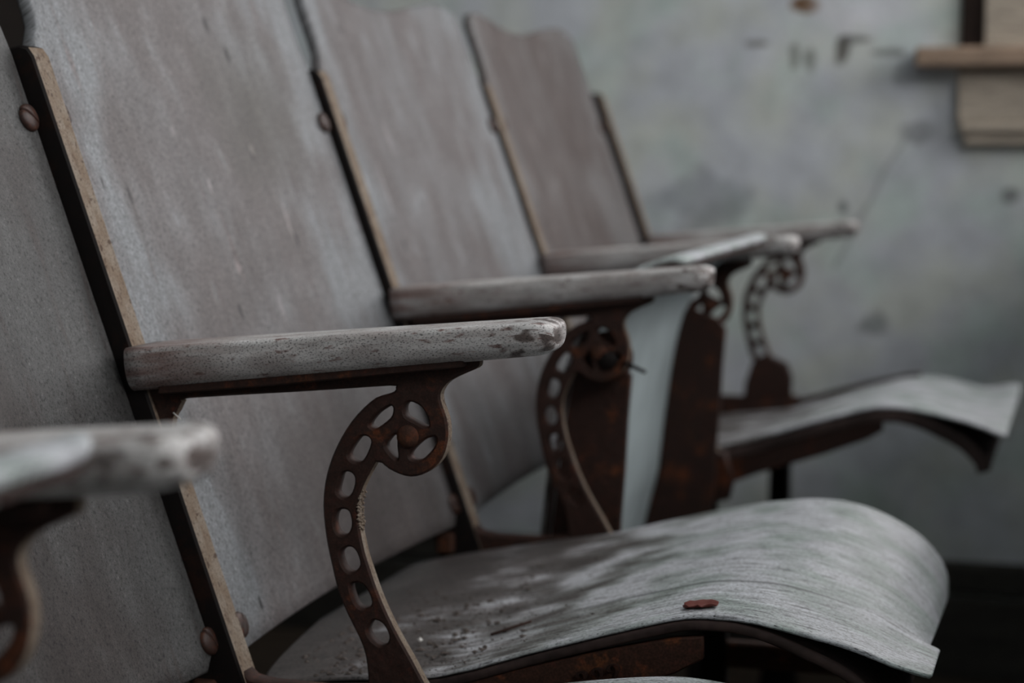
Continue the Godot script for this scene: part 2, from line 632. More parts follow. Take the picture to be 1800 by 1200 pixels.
func extrude(outline: PackedVector2Array, holes: Array, z0: float, z1: float, bev: float, mat: Material, edge_mat: Material = null) -> ArrayMesh:
	# a plate in the xy plane with rounded rims; edge_mat goes on the walls that face forward
	var loops := [turned(outline, true)]
	for h in holes:
		loops.append(turned(h, false))
	var ins := []
	for l in loops:
		ins.append(inset(l, bev))
	var st := begin()
	st.set_smooth_group(-1)
	var caps := ear_cut(ins[0], ins.slice(1))
	for i in range(0, caps.size(), 3):
		var a := caps[i]
		var b := caps[i + 1]
		var c := caps[i + 2]
		tri(st, Vector3(a.x, a.y, z1), Vector3(b.x, b.y, z1), Vector3(c.x, c.y, z1))
		tri(st, Vector3(a.x, a.y, z0), Vector3(c.x, c.y, z0), Vector3(b.x, b.y, z0))
	st.set_smooth_group(1)
	var se := begin()
	se.set_smooth_group(1)
	var any := false
	for li in loops.size():
		var p: PackedVector2Array = loops[li]
		var q: PackedVector2Array = ins[li]
		for i in p.size():
			var j := (i + 1) % p.size()
			var d := (p[j] - p[i]).normalized()
			var use := st
			if edge_mat and li == 0 and d.y > 0.35:
				use = se
				any = true
			quad(use, Vector3(p[i].x, p[i].y, z0 + bev), Vector3(p[j].x, p[j].y, z0 + bev), Vector3(p[j].x, p[j].y, z1 - bev), Vector3(p[i].x, p[i].y, z1 - bev))
			quad(st, Vector3(p[i].x, p[i].y, z1 - bev), Vector3(p[j].x, p[j].y, z1 - bev), Vector3(q[j].x, q[j].y, z1), Vector3(q[i].x, q[i].y, z1))
			quad(st, Vector3(q[i].x, q[i].y, z0), Vector3(q[j].x, q[j].y, z0), Vector3(p[j].x, p[j].y, z0 + bev), Vector3(p[i].x, p[i].y, z0 + bev))
	var out := finish(st, mat)
	if any:
		out = finish(se, edge_mat, out)
	return out


func slab(grid: Array, thick: float, bev: float, mat: Material, uvs: Array, edge_mat: Material = null, flip := false) -> ArrayMesh:
	# a bent sheet: grid[i][j] are points of its upper surface, i along, j across; the sheet lies below it
	var ni := grid.size()
	var nj: int = grid[0].size()
	var nrm := []
	for i in ni:
		var row := []
		for j in nj:
			var du: Vector3 = grid[mini(i + 1, ni - 1)][j] - grid[maxi(i - 1, 0)][j]
			var dv: Vector3 = grid[i][mini(j + 1, nj - 1)] - grid[i][maxi(j - 1, 0)]
			var n := dv.cross(du).normalized()
			row.append(-n if flip else n)
		nrm.append(row)
	var edge := []   # index pairs round the border
	for j in nj:
		edge.append([0, j])
	for i in range(1, ni):
		edge.append([i, nj - 1])
	for j in range(nj - 2, -1, -1):
		edge.append([ni - 1, j])
	for i in range(ni - 2, 0, -1):
		edge.append([i, 0])
	var top := []
	for i in ni:
		top.append(grid[i].duplicate())
	# pull the border of the flat faces in by the size of the rounding
	for e in edge:
		var i: int = e[0]
		var j: int = e[1]
		var i2 := clampi(i, 1, ni - 2)
		var j2 := clampi(j, 1, nj - 2)
		var d: Vector3 = grid[i2][j2] - grid[i][j]
		top[i][j] = grid[i][j] + d.normalized() * minf(bev * (1.4 if i2 != i and j2 != j else 1.0), d.length() * 0.5)
	var st := begin()
	st.set_smooth_group(1)
	var se := st if edge_mat == null else begin()
	se.set_smooth_group(1)
	var under := func(i, j): return top[i][j] - nrm[i][j] * thick
	for i in ni - 1:
		for j in nj - 1:
			var a: Vector3 = top[i][j]
			var b: Vector3 = top[i][j + 1]
			var c: Vector3 = top[i + 1][j + 1]
			var d: Vector3 = top[i + 1][j]
			var ua: Vector2 = uvs[i][j]
			var ub: Vector2 = uvs[i][j + 1]
			var uc: Vector2 = uvs[i + 1][j + 1]
			var ud: Vector2 = uvs[i + 1][j]
			var a2: Vector3 = under.call(i, j)
			var b2: Vector3 = under.call(i, j + 1)
			var c2: Vector3 = under.call(i + 1, j + 1)
			var d2: Vector3 = under.call(i + 1, j)
			if flip:
				quad(st, a, d, c, b, ua, ud, uc, ub)
				quad(st, a2, b2, c2, d2, ua, ub, uc, ud)
			else:
				quad(st, a, b, c, d, ua, ub, uc, ud)
				quad(st, a2, d2, c2, b2, ua, ud, uc, ub)
	var n := edge.size()
	for k in n:
		var e: Array = edge[k]
		var f: Array = edge[(k + 1) % n]
		var rings := []
		for g in [e, f]:
			var i: int = g[0]
			var j: int = g[1]
			var p: Vector3 = grid[i][j]
			var nn: Vector3 = nrm[i][j]
			rings.append([top[i][j], p - nn * bev, p - nn * (thick - bev), top[i][j] - nn * thick])
		for r in 3:
			var ue: Vector2 = uvs[e[0]][e[1]]
			var uf: Vector2 = uvs[f[0]][f[1]]
			var o1 := Vector2(0, r * 0.004)
			var o2 := Vector2(0, r * 0.004 + 0.004)
			if flip:
				quad(se, rings[0][r], rings[1][r], rings[1][r + 1], rings[0][r + 1], ue + o1, uf + o1, uf + o2, ue + o2)
			else:
				quad(se, rings[0][r], rings[0][r + 1], rings[1][r + 1], rings[1][r], ue + o1, ue + o2, uf + o2, uf + o1)
	var out := finish(st, mat)
	if edge_mat:
		out = finish(se, edge_mat, out)
	return out


func lathe(profile: Array, seg: int, mat: Material, axis := Vector3.UP, at := Vector3.ZERO) -> ArrayMesh:
	# profile: [radius, height] from the bottom up, turned round the axis
	var side := axis.cross(Vector3(0.3, 0.2, 0.9)).normalized()
	var side2 := axis.cross(side)
	var st := begin()
	st.set_smooth_group(1)
	for i in profile.size() - 1:
		for s in seg:
			var p := []
			for e in [[i, s], [i, s + 1], [i + 1, s + 1], [i + 1, s]]:
				var t: float = TAU * e[1] / seg
				p.append(at + axis * profile[e[0]][1] + (side * cos(t) + side2 * sin(t)) * profile[e[0]][0])
			quad(st, p[0], p[1], p[2], p[3])
	return finish(st, mat)


# ---------------------------------------------------------------- the room

func wall_panel(st: SurfaceTool, lo: Vector3, hi: Vector3) -> void:
	# a block of the far wall; its texture is laid over x and y
	st.set_smooth_group(-1)
	var uv := func(p: Vector3): return Vector2((p.x + 1.0) / 2.0, p.y / 2.0)
	var c := [Vector3(lo.x, lo.y, hi.z), Vector3(hi.x, lo.y, hi.z), Vector3(hi.x, hi.y, hi.z), Vector3(lo.x, hi.y, hi.z)]
	var b := [Vector3(lo.x, lo.y, lo.z), Vector3(hi.x, lo.y, lo.z), Vector3(hi.x, hi.y, lo.z), Vector3(lo.x, hi.y, lo.z)]
	quad(st, c[0], c[1], c[2], c[3], uv.call(c[0]), uv.call(c[1]), uv.call(c[2]), uv.call(c[3]))
	quad(st, b[1], b[0], b[3], b[2], uv.call(b[1]), uv.call(b[0]), uv.call(b[3]), uv.call(b[2]))
	for i in 4:
		var j := (i + 1) % 4
		quad(st, b[i], b[j], c[j], c[i], uv.call(b[i]), uv.call(b[j]), uv.call(c[j]), uv.call(c[i]))


func make_room() -> void:
	var t := 0.2
	var z0 := FAR_WALL
	# far wall with the opening of window_1
	var wx0 := 0.50
	var wx1 := 1.45
	var wy0 := 0.921
	var wy1 := 2.5
	var st := begin()
	wall_panel(st, Vector3(LEFT_WALL - t, 0, z0 - t), Vector3(wx0, CEILING, z0))
	wall_panel(st, Vector3(wx1, 0, z0 - t), Vector3(RIGHT_WALL + t, CEILING, z0))
	wall_panel(st, Vector3(wx0, 0, z0 - t), Vector3(wx1, wy0, z0))
	wall_panel(st, Vector3(wx0, wy1, z0 - t), Vector3(wx1, CEILING, z0))
	structure("wall_far", finish(st, M.plaster), "pale grey-green plaster wall, mottled and chipped, at the far end of the row", "wall")

	structure("wall_left", box_mesh(Vector3(LEFT_WALL - t, 0, z0), Vector3(LEFT_WALL, CEILING, NEAR_WALL), M.panel), "dark wood-panelled wall behind the row of seats", "wall")
	structure("wall_near", box_mesh(Vector3(LEFT_WALL - t, 0, NEAR_WALL), Vector3(RIGHT_WALL + t, CEILING, NEAR_WALL + t), M.plaster_plain), "plaster wall at the near end of the room", "wall")
	st = begin()
	var segs := [[z0, -1.9], [-0.7, 0.6], [1.8, NEAR_WALL]]
	for s in segs:
		box(st, Vector3(RIGHT_WALL, 0, s[0]), Vector3(RIGHT_WALL + t, CEILING, s[1]), 0.0)
	# two openings: a tall one towards the far end, a short high one, added for its light, towards the near end
	for s in [[-1.9, -0.7, 1.3, 2.9], [0.6, 1.8, 2.1, 3.0]]:
		box(st, Vector3(RIGHT_WALL, 0, s[0]), Vector3(RIGHT_WALL + t, s[2], s[1]), 0.0)
		box(st, Vector3(RIGHT_WALL, s[3], s[0]), Vector3(RIGHT_WALL + t, CEILING, s[1]), 0.0)
	structure("wall_right", finish(st, M.plaster_plain), "plaster wall with tall windows facing the row of seats", "wall")
	structure("floor", box_mesh(Vector3(LEFT_WALL - t, -0.1, z0 - t), Vector3(RIGHT_WALL + t, 0, NEAR_WALL + t), M.boards), "dark dusty wooden floor", "floor")
	structure("ceiling", box_mesh(Vector3(LEFT_WALL - t, CEILING, z0 - t), Vector3(RIGHT_WALL + t, CEILING + 0.1, NEAR_WALL + t), M.plaster_plain), "plaster ceiling", "ceiling")

	# low partition added out of view to shade the lower right far wall
	st = begin()
	box(st, Vector3(0.86, 0, z0), Vector3(0.89, 0.90, 0.2), 0.002)
	box(st, Vector3(0.84, 0.90, z0), Vector3(0.91, 0.93, 0.2), 0.004)
	structure("added_shade_partition", finish(st, M.dark), "unseen low dark wooden partition added to shade the lower far wall", "partition")

	# baseboard: board and bead
	st = begin()
	box(st, Vector3(LEFT_WALL, 0, z0), Vector3(RIGHT_WALL, 0.123, z0 + 0.022), 0.003)
	box(st, Vector3(LEFT_WALL, 0.127, z0), Vector3(RIGHT_WALL, 0.175, z0 + 0.016), 0.006)
	structure("baseboard_far", finish(st, M.base), "dark baseboard along the foot of the far wall", "baseboard")

	# window_1: casing, sill, apron, sash and pane
	var win := Node3D.new()
	win.name = "window_1"
	add_child(win, true)
	win.set_meta("kind", "structure")
	tag(win, "tan painted window with a brown sill at the right edge of the far wall", "window")
	put(win, "sill", box_mesh(Vector3(0.316, 0.893, z0), Vector3(1.60, 0.921, z0 + 0.055), M.sill, 0.004))
	put(win, "apron", box_mesh(Vector3(0.374, 0.815, z0), Vector3(1.55, 0.893, z0 + 0.02), M.trim, 0.002))
	st = begin()
	box(st, Vector3(0.376, 0.797, z0), Vector3(1.55, 0.815, z0 + 0.030), 0.006)
	box(st, Vector3(0.384, 0.782, z0), Vector3(1.54, 0.797, z0 + 0.022), 0.003)
	put(win, "apron_moulding", finish(st, M.trim))
	put(win, "casing_backband", box_mesh(Vector3(0.376, 0.921, z0), Vector3(0.410, 2.6, z0 + 0.012), M.dark, 0.002))
	put(win, "casing_board", box_mesh(Vector3(0.410, 0.921, z0), Vector3(wx0, 2.6, z0 + 0.024), M.trim, 0.002))
	put(win, "casing_board", box_mesh(Vector3(wx1, 0.921, z0), Vector3(wx1 + 0.1, 2.6, z0 + 0.024), M.trim, 0.002))
	put(win, "head_casing", box_mesh(Vector3(0.38, wy1, z0 + 0.001), Vector3(wx1 + 0.12, wy1 + 0.1, z0 + 0.03), M.trim, 0.002))
	for x in [wx0, wx1 - 0.05, 0.95]:
		put(win, "sash_stile", box_mesh(Vector3(x, wy0, z0 - 0.09), Vector3(x + 0.05, wy1, z0 - 0.05), M.trim, 0.003))
	for y in [wy0, 1.68, wy1 - 0.05]:
		put(win, "sash_rail", box_mesh(Vector3(wx0 + 0.05, y, z0 - 0.088), Vector3(wx1 - 0.05, y + 0.05, z0 - 0.052), M.trim, 0.003))
	put(win, "pane", box_mesh(Vector3(wx0 + 0.05, wy0 + 0.05, z0 - 0.072), Vector3(wx1 - 0.05, wy1 - 0.05, z0 - 0.068), M.glass, 0.0))

	# windows of the right wall
	var n := 2
	for s in [[-1.3, 1.3, 2.9, "tall window in the right-hand wall, towards its far end"], [1.2, 2.1, 3.0, "unseen short high window added for light in the right-hand wall, towards its near end"]]:
		var w := Node3D.new()
		w.name = "window_%d" % n
		n += 1
		add_child(w, true)
		w.set_meta("kind", "structure")
		tag(w, s[3], "window")
		var zc: float = s[0]
		var y0: float = s[1]
		var y1: float = s[2]
		for z in [zc - 0.6, zc - 0.025, zc + 0.55]:
			put(w, "sash_stile", box_mesh(Vector3(RIGHT_WALL + 0.06, y0, z), Vector3(RIGHT_WALL + 0.1, y1, z + 0.05), M.trim, 0.003))
		for y in [y0, (y0 + y1) / 2.0 - 0.025, y1 - 0.05]:
			put(w, "sash_rail", box_mesh(Vector3(RIGHT_WALL + 0.062, y, zc - 0.55), Vector3(RIGHT_WALL + 0.098, y + 0.05, zc + 0.55), M.trim, 0.003))
		put(w, "pane", box_mesh(Vector3(RIGHT_WALL + 0.078, y0 + 0.05, zc - 0.55), Vector3(RIGHT_WALL + 0.082, y1 - 0.05, zc + 0.55), M.glass, 0.0))
		put(w, "sill", box_mesh(Vector3(RIGHT_WALL - 0.06, y0 - 0.03, zc - 0.66), Vector3(RIGHT_WALL, y0, zc + 0.66), M.sill, 0.003))


# ---------------------------------------------------------------- seats

func back_x(y: float) -> float:
	return 0.001 + (0.66 - y) * 0.354 - 0.0125


func make_back(k: int) -> ArrayMesh:
	# the bent plywood back between the frames k and k + 1
	var zn := -k * PITCH - 0.0125
	var zf := -(k + 1) * PITCH + 0.0125
	var zc := (zn + zf) / 2.0
	var half := (zn - zf) / 2.0
	var ni := 44
	var nj := 31
	var grid := []
	var uvs := []
	for i in ni:
		var v := float(i) / (ni - 1)
		var row := []
		var urow := []
		for j in nj:
			var u := -1.0 + 2.0 * j / (nj - 1)
			# scalloped top: two shoulders with a hollow between them
			var top := 0.936 - 0.019 * pow(cos(u * PI / 2.0 * 1.08), 2.0) + 0.004 * (1.0 - absf(u))
			var y := lerpf(0.461, top, v)
			# the sides draw in above the frame, and the corners are round
			var inl := 0.0
			var inr := 0.0
			if y > 0.845:
				var q := clampf((y - 0.845) / 0.03, 0.0, 1.0)
				q = q * q * (3.0 - 2.0 * q)
				inl = 0.025 * q
				inr = 0.003 * q
			if v > 0.955:
				var r := (v - 0.955) / 0.045
				var bite := 0.026 * (1.0 - sqrt(maxf(0.0, 1.0 - r * r)))
				inl += bite
				inr += bite
			if v < 0.03:
				var r := (0.03 - v) / 0.03
				var bite := 0.012 * (1.0 - sqrt(maxf(0.0, 1.0 - r * r)))
				inl += bite
				inr += bite
			var z := lerpf(zf + inr, zn - inl, (u + 1.0) / 2.0)
			# the board is slightly dished between its fixings
			var dish := 0.013 * (1.0 - pow((z - zc) / half, 2.0))
			row.append(Vector3(back_x(y) - dish, y, z))
			urow.append(Vector2((z - zf) / 0.5, (y - 0.46) / 0.5))
		grid.append(row)
		uvs.append(urow)
	return slab(grid, 0.010, 0.0016, M.back_a if k == 1 else M.back_dark if k == 0 else M.back_brown if k == 3 else M.back_b, uvs, null, true)


const FAR_PROFILE := [280, 4320, 800, 4410, 1570, 4557, 1970, 4630, 2560, 4794, 3040, 4916, 3410, 4984, 3690, 5013, 3970, 4995, 4245, 4911, 4520, 4754, 4680, 4577, 4745, 4440, 4755, 4290]
const NEAR_PROFILE := [280, 4340, 800, 4440, 1570, 4535, 1970, 4590, 2560, 4785, 3040, 4937, 3430, 5050, 3640, 5076, 3920, 5067, 4190, 5018, 4460, 4962, 4650, 4905, 4800, 4850, 4920, 4808]


func seat_point(u: PackedVector2Array, n: PackedVector2Array, i: int, lift: float, down: float) -> Vector2:
	var a := u[i].lerp(n[i], lift)
	var i0 := maxi(i - 1, 0)
	var i1 := mini(i + 1, u.size() - 1)
	var d := (u[i1].lerp(n[i1], lift) - u[i0].lerp(n[i0], lift)).normalized()
	return a + Vector2(d.y, -d.x) * down


func make_ply(k: int, lift_near: float, lift_far: float, down: float, thick: float, trim_front: float, mat: Material, edge: Material, top_near := 1.0, top_far := 0.0) -> ArrayMesh:
	# one sheet of the seat: profiles of its near and far edge with a straight blend between them
	var zn := -k * PITCH - 0.022
	var zf := -(k + 1) * PITCH + 0.022
	var u := catmull(mm(FAR_PROFILE), 7, false)
	var n := catmull(mm(NEAR_PROFILE), 7, false)
	var ni := u.size()
	var nj := 61
	var grid := []
	var uvs := []
	for i in ni:
		var row := []
		var urow := []
		var s := float(i) / (ni - 1)
		# rounded rear corners and front corners, in plan
		var far_in := 0.0
		var near_in := 0.0
		if s < 0.14:
			var r := 1.0 - s / 0.14
			far_in = 0.045 * (1.0 - sqrt(maxf(0.0, 1.0 - r * r)))
		near_in = 0.21 * pow(clampf((0.075 - u[i].x) / 0.047, 0.0, 1.0), 1.5)
		if s > 0.80:
			var r := (s - 0.80) / 0.20
			far_in = 0.05 * (1.0 - sqrt(maxf(0.0, 1.0 - r * r)))
		if s > 0.97:
			var r := (s - 0.97) / 0.03
			near_in = 0.008 * (1.0 - sqrt(maxf(0.0, 1.0 - r * r)))
		if trim_front == 0.0:
			near_in += 0.0016 * absf((M.n_hi as FastNoiseLite).get_noise_2d(u[i].x * 260.0, k * 9.0))
		for j in nj:
			var t := float(j) / (nj - 1)
			var z := lerpf(zf + far_in, zn - near_in, t)
			var tt := (z - zf) / (zn - zf)
			var lift := lerpf(lift_far, lift_near, tt)
			# the sheets part only beyond the crest
			lift = lerpf(lerpf(top_far, top_near, tt), lift, clampf((s - 0.58) / 0.12, 0.0, 1.0))
			var p := seat_point(u, n, i, lift, down)
			if s > 0.9 and k == 1 and trim_front == 0.0:
				p.x += 0.007 * clampf((s - 0.9) / 0.08, 0.0, 1.0) * clampf((tt - 0.735) / 0.012, 0.0, 1.0)
			if k == 3:
				p.y += (1.0 - tt) * (-0.018 + 0.030 * smoothstep(0.72, 1.0, s))
			row.append(Vector3(p.x, p.y, z))
			urow.append(Vector2(p.x / 0.5, (zn - z) / 0.5 + (k - 1) * 0.37))
		grid.append(row)
		uvs.append(urow)
	return slab(grid, thick, minf(0.0012, thick * 0.4), mat, uvs, edge)


func make_bracket(k: int) -> PackedVector2Array:
	# iron side bracket that is screwed under the seat sheet
	var p := [Vector2(0.10, 0.4345), Vector2(0.157, 0.4445), Vector2(0.197, 0.451), Vector2(0.256, 0.4685), Vector2(0.304, 0.482), Vector2(0.345, 0.492), Vector2(0.362, 0.494)]
	var q := [Vector2(0.362, 0.480), Vector2(0.345, 0.470), Vector2(0.30, 0.452), Vector2(0.2265, 0.427), Vector2(0.19, 0.412), Vector2(0.15, 0.402), Vector2(0.115, 0.405)]
	if k == 2:
		p.append(Vector2(0.372, 0.492))
		q = [Vector2(0.374, 0.456), Vector2(0.367, 0.445), Vector2(0.329, 0.4325), Vector2(0.287, 0.417), Vector2(0.2416, 0.4018), Vector2(0.206, 0.388), Vector2(0.15, 0.372), Vector2(0.10, 0.39)]
	return PackedVector2Array(p + q)


func screw(parent: Node, at: Vector3, axis: Vector3, r: float, turn: float) -> void:
	# a domed slotted head: two half domes with the slot between them
	var side := axis.cross(Vector3(sin(turn), cos(turn), 0.4)).normalized()
	var side2 := axis.cross(side).normalized()
	var st := begin()
	st.set_smooth_group(1)
	var rings := [[1.0, -0.1], [1.0, 0.10], [0.9, 0.24], [0.66, 0.34], [0.35, 0.39], [0.0, 0.40]]
	for half in [1.0, -1.0]:
		var gap: float = half * r * 0.10
		for i in rings.size() - 1:
			for s in 12:
				var p := []
				for e in [[i, s], [i, s + 1], [i + 1, s + 1], [i + 1, s]]:
					var t: float = PI * e[1] / 12.0
					var rr: float = rings[e[0]][0] * r
					p.append(at + axis * rings[e[0]][1] * r + side2 * cos(t) * rr * half + side * (sin(t) * rr * half * 0.93 + gap))
				quad(st, p[0], p[1], p[2], p[3])
		# wall of the slot
		for i in rings.size() - 1:
			var a: Vector3 = at + axis * rings[i][1] * r + side * gap
			var b: Vector3 = at + axis * rings[i + 1][1] * r + side * gap
			var d0: Vector3 = side2 * rings[i][0] * r
			var d1: Vector3 = side2 * rings[i + 1][0] * r
			if half > 0:
				quad(st, a - d0, a + d0, b + d1, b - d1)
			else:
				quad(st, a + d0, a - d0, b - d1, b + d1)
	put(parent, "screw", finish(st, M.screw))
	var base := lathe([[0.0, -0.1 * r], [r * 0.98, -0.1 * r], [r * 0.95, 0.18 * r], [0.0, 0.2 * r]], 16, M.iron, axis, at)
	put(parent, "screw_base", base)


func make_seat(k: int) -> void:
	var labels := {
		-1: "blurred tipped-up seat nearest the camera, its pale edge crossing the nearest armrest",
		0: "grey seat at the left with dark back, its pan barely showing at the bottom",
		1: "grey seat with the large dirty lowered pan in the foreground, its front edge splitting",
		2: "grey seat tipped up on edge, pale underside showing between two rusty brackets",
		3: "farthest seat, brownish back, thin lowered pan curling up in front of the wall",
	}
	var t := thing("theatre_seat", labels[k], "seat", "theatre seats in the row")
	var zn := -k * PITCH
	var zf := -(k + 1) * PITCH
	# back with its slotted screws
	var bk := put(t, "backrest", make_back(k))
	var ax := Vector3(1.0, 0.354, 0.0).normalized()
	for s in [[zn - 0.0225, 0.809, 0.3], [zn - 0.031, 0.4775, 1.2], [zf + 0.0195, 0.807, 0.9], [zf + 0.015, 0.478, 0.2]]:
		screw(bk, Vector3(back_x(s[1]), s[1], s[0]), ax, 0.0088, s[2] + k)
	# the pan: a node so that it can be tipped
	var pan := Node3D.new()
	pan.name = "seat_pan"
	t.add_child(pan, true)
	if k == 1:
		put(pan, "top_veneer", make_ply(k, 1.0, 0.0, 0.0, 0.0026, 0.0, M.seat, null))
		put(pan, "lower_plies", make_ply(k, 0.42, 0.0, 0.0034, 0.0062, 1.0, M.ply, null))
	elif k == 3:
		put(pan, "top_veneer", make_ply(k, 1.0, 0.85, 0.0, 0.0036, 0.0, M.seat, null, 1.0, 0.85))
		put(pan, "lower_plies", make_ply(k, 0.25, 0.1, 0.0046, 0.013, 1.0, M.ply, null, 1.0, 0.85))
	elif k == 0:
		put(pan, "top_veneer", make_ply(k, 1.0, 0.4, 0.0, 0.003, 0.0, M.seat, null, 1.0, 0.4))
		put(pan, "lower_plies", make_ply(k, 0.9, 0.4, 0.0034, 0.006, 1.0, M.ply, null, 1.0, 0.4))
	else:
		put(pan, "top_veneer", make_ply(k, 0.22, 0.22, 0.0, 0.0045, 0.0, M.seat, null, 0.22, 0.22))
		put(pan, "lower_plies", make_ply(k, 0.22, 0.22, 0.0046, 0.005, 1.0, M.under, M.ply, 0.22, 0.22))
	var br := make_bracket(k)
	for z in [zn - 0.0275, zf + 0.0275]:
		put(pan, "bracket", extrude(br, [], z - 0.004, z + 0.004, 0.001, M.rust if k < 2 else M.iron))
	if k == 0 or k == 1:
		# cast number on the bracket
		var tm := TextMesh.new()
		tm.text = "322"
		var f := SystemFont.new()
		f.font_names = PackedStringArray(["Droid Serif"])
		f.font_weight = 700
		tm.font = f
		tm.font_size = 24
		tm.pixel_size = 0.00075
		tm.depth = 0.003
		tm.material = M.iron
		var num := put(pan, "cast_number", tm)
		num.position = Vector3(0.298, 0.464, zn - 0.0225)
		num.rotation = Vector3(0, 0, 0.3)
	if k == 2 or k == -1:
		pan.rotation.z = deg_to_rad(67.0)
		pan.position = Vector3(0.4664, 0.0786, 0) if k == 2 else Vector3(0.482, 0.0776, 0)
	elif k == 0:
		var tilt := deg_to_rad(-5.2)
		var from := Vector2(0.12, 0.44)
		var r := from.rotated(tilt)
		pan.rotation.z = tilt
		pan.position = Vector3(from.x - r.x, from.y - r.y, 0)


# ---------------------------------------------------------------- side frames

var frame_meshes := {}


func make_frame_meshes() -> void:
	# the post behind which the backs are screwed
	var post := []
	for i in 12:
		var y := lerpf(0.4325, 0.846, i / 11.0)
		post.append(Vector2(0.001 + (0.66 - y) * 0.354, y))
	post.append_array([Vector2(-0.069, 0.8515), Vector2(-0.075, 0.853), Vector2(-0.083, 0.851), Vector2(-0.098, 0.842)])
	for i in 6:
		var y := lerpf(0.83, 0.425, i / 5.0)
		post.append(Vector2(0.001 + (0.66 - y) * 0.354 - 0.04, y))
	frame_meshes.post = extrude(PackedVector2Array(post), [], -0.0105, 0.0105, 0.0015, M.black, M.dust)
	# bracket under the arm with the pierced scroll
	var a := mm([240, 6085, 250, 6177, 282, 6225, 315, 6285, 371, 6309, 1024, 6369, 1403, 6405, 1721, 6437, 1754, 6428, 1746, 6403, 1687, 6380, 1627, 6360, 1545, 6294, 1465, 6206, 1401, 6111, 1351, 6016, 1312, 5918, 1284, 5809, 1271, 5673, 1281, 5533, 1299, 5416, 1325, 5298, 1365, 5139, 1428, 4991, 1503, 4852, 1545, 4740, 1562, 4600, 1560, 4460])
	var b := mm([2050, 4360, 1995, 4494, 1925, 4604, 1851, 4734, 1766, 4872, 1692, 5010, 1626, 5156, 1582, 5279, 1552, 5366, 1530, 5455, 1512, 5554, 1502, 5642, 1518, 5750, 1552, 5834, 1586, 5896, 1624, 5961])
	var c := mm([1662, 5956, 1706, 5923, 1773, 5894, 1846, 5880, 1920, 5895, 1994, 5937, 2053, 6003, 2082, 6078, 2094, 6158, 2083, 6252, 2054, 6331, 2043, 6390, 2062, 6439, 2106, 6482, 2196, 6527, 2272, 6561, 2294, 6589, 2287, 6640])
	var line := catmull(a, 2, false)
	line.append_array(catmull(b, 2, false))
	line.append_array(catmull(c, 2, false))
	line.append_array(PackedVector2Array([Vector2(0.19, 0.661), Vector2(0.11, 0.652), Vector2(0.0, 0.640), Vector2(0.006, 0.62), Vector2(0.012, 0.605)]))
	var holes := []
	for h in [[1585, 6196, 1607, 6169, 1637, 6174, 1719, 6237, 1738, 6284, 1731, 6311, 1701, 6303, 1638, 6262], [1445, 6003, 1467, 5961, 1523, 5957, 1561, 6001, 1592, 6080, 1573, 6115, 1532, 6116, 1494, 6083],
			[1367, 5767, 1390, 5733, 1427, 5728, 1465, 5765, 1485, 5837, 1470, 5879, 1432, 5892, 1398, 5876, 1383, 5832], [1350, 5609, 1346, 5555, 1368, 5502, 1406, 5490, 1444, 5514, 1460, 5569, 1445, 5639, 1408, 5655, 1370, 5642],
			[1382, 5374, 1404, 5296, 1438, 5262, 1476, 5265, 1514, 5310, 1496, 5381, 1462, 5418, 1421, 5412], [1449, 5173, 1467, 5102, 1497, 5050, 1542, 5035, 1587, 5064, 1580, 5117, 1547, 5172, 1513, 5195, 1475, 5193],
			[1560, 4903, 1586, 4847, 1642, 4808, 1691, 4830, 1703, 4874, 1677, 4930, 1643, 4960, 1598, 4964], [1812, 6304, 1831, 6336, 1867, 6341, 1922, 6312, 1959, 6254, 1970, 6202, 1944, 6194, 1893, 6216, 1823, 6252],
			[1748, 6136, 1718, 6114, 1688, 6070, 1707, 6032, 1747, 5992, 1769, 5993, 1763, 6067, 1763, 6123], [2010, 6134, 1940, 6113, 1877, 6061, 1844, 6014, 1866, 5987, 1921, 5990, 1983, 6045, 2013, 6095]]:
		holes.append(catmull(mm(h), 3, true))
	frame_meshes.scroll = extrude(line, holes, -0.0042, 0.0055, 0.0014, M.iron, M.dust)  # pale forward edges: part dust, part brightness of the light painted in
	# raised hub where the three spokes of the scroll meet
	frame_meshes.hub = lathe([[0.0072, -0.002], [0.0070, 0.0012], [0.0052, 0.0024], [0.0, 0.0030]], 16, M.rust, Vector3(0, 0, 1), Vector3(0.1837, 0.6130, 0.0055))
	# flange on which the arm board lies
	var st := begin()
	st.set_smooth_group(1)
	var fl := [Vector2(0.02, 0.6335), Vector2(0.11, 0.6435), Vector2(0.19, 0.6535), Vector2(0.222, 0.658)]
	frame_meshes.flange = extrude(PackedVector2Array([fl[0], fl[1], fl[2], fl[3], Vector2(0.222, 0.664), Vector2(0.11, 0.652), Vector2(0.02, 0.641)]), [], -0.015, 0.015, 0.001, M.iron)
	# foot rail from the post to the scroll, hinge hub and leg
	var rail := PackedVector2Array(mm([905, 4514, 775, 4535, 700, 4600, 560, 4480, 486, 4260, 1000, 4240, 1500, 4080, 1850, 3960, 2080, 4020, 2130, 4250, 2020, 4540, 1570, 4535, 1264, 4510]))
	frame_meshes.rail = extrude(rail, [], -0.008, 0.008, 0.0015, M.iron)
	var leg := PackedVector2Array([Vector2(0.168, 0.405), Vector2(0.166, 0.3), Vector2(0.163, 0.1), Vector2(0.15, 0.03), Vector2(0.08, 0.014), Vector2(0.08, 0.0), Vector2(0.29, 0.0), Vector2(0.29, 0.014), Vector2(0.215, 0.03), Vector2(0.2, 0.1), Vector2(0.193, 0.3), Vector2(0.194, 0.405)])
	frame_meshes.leg = extrude(leg, [], -0.012, 0.012, 0.002, M.black)
	var foot := begin()
	box(foot, Vector3(0.07, 0.0, -0.04), Vector3(0.30, 0.010, 0.04), 0.002)
	frame_meshes.foot = finish(foot, M.black)
	frame_meshes.lug = box_mesh(Vector3(0.040, 0.434, 0.008), Vector3(0.056, 0.452, 0.018), M.rust, 0.002)


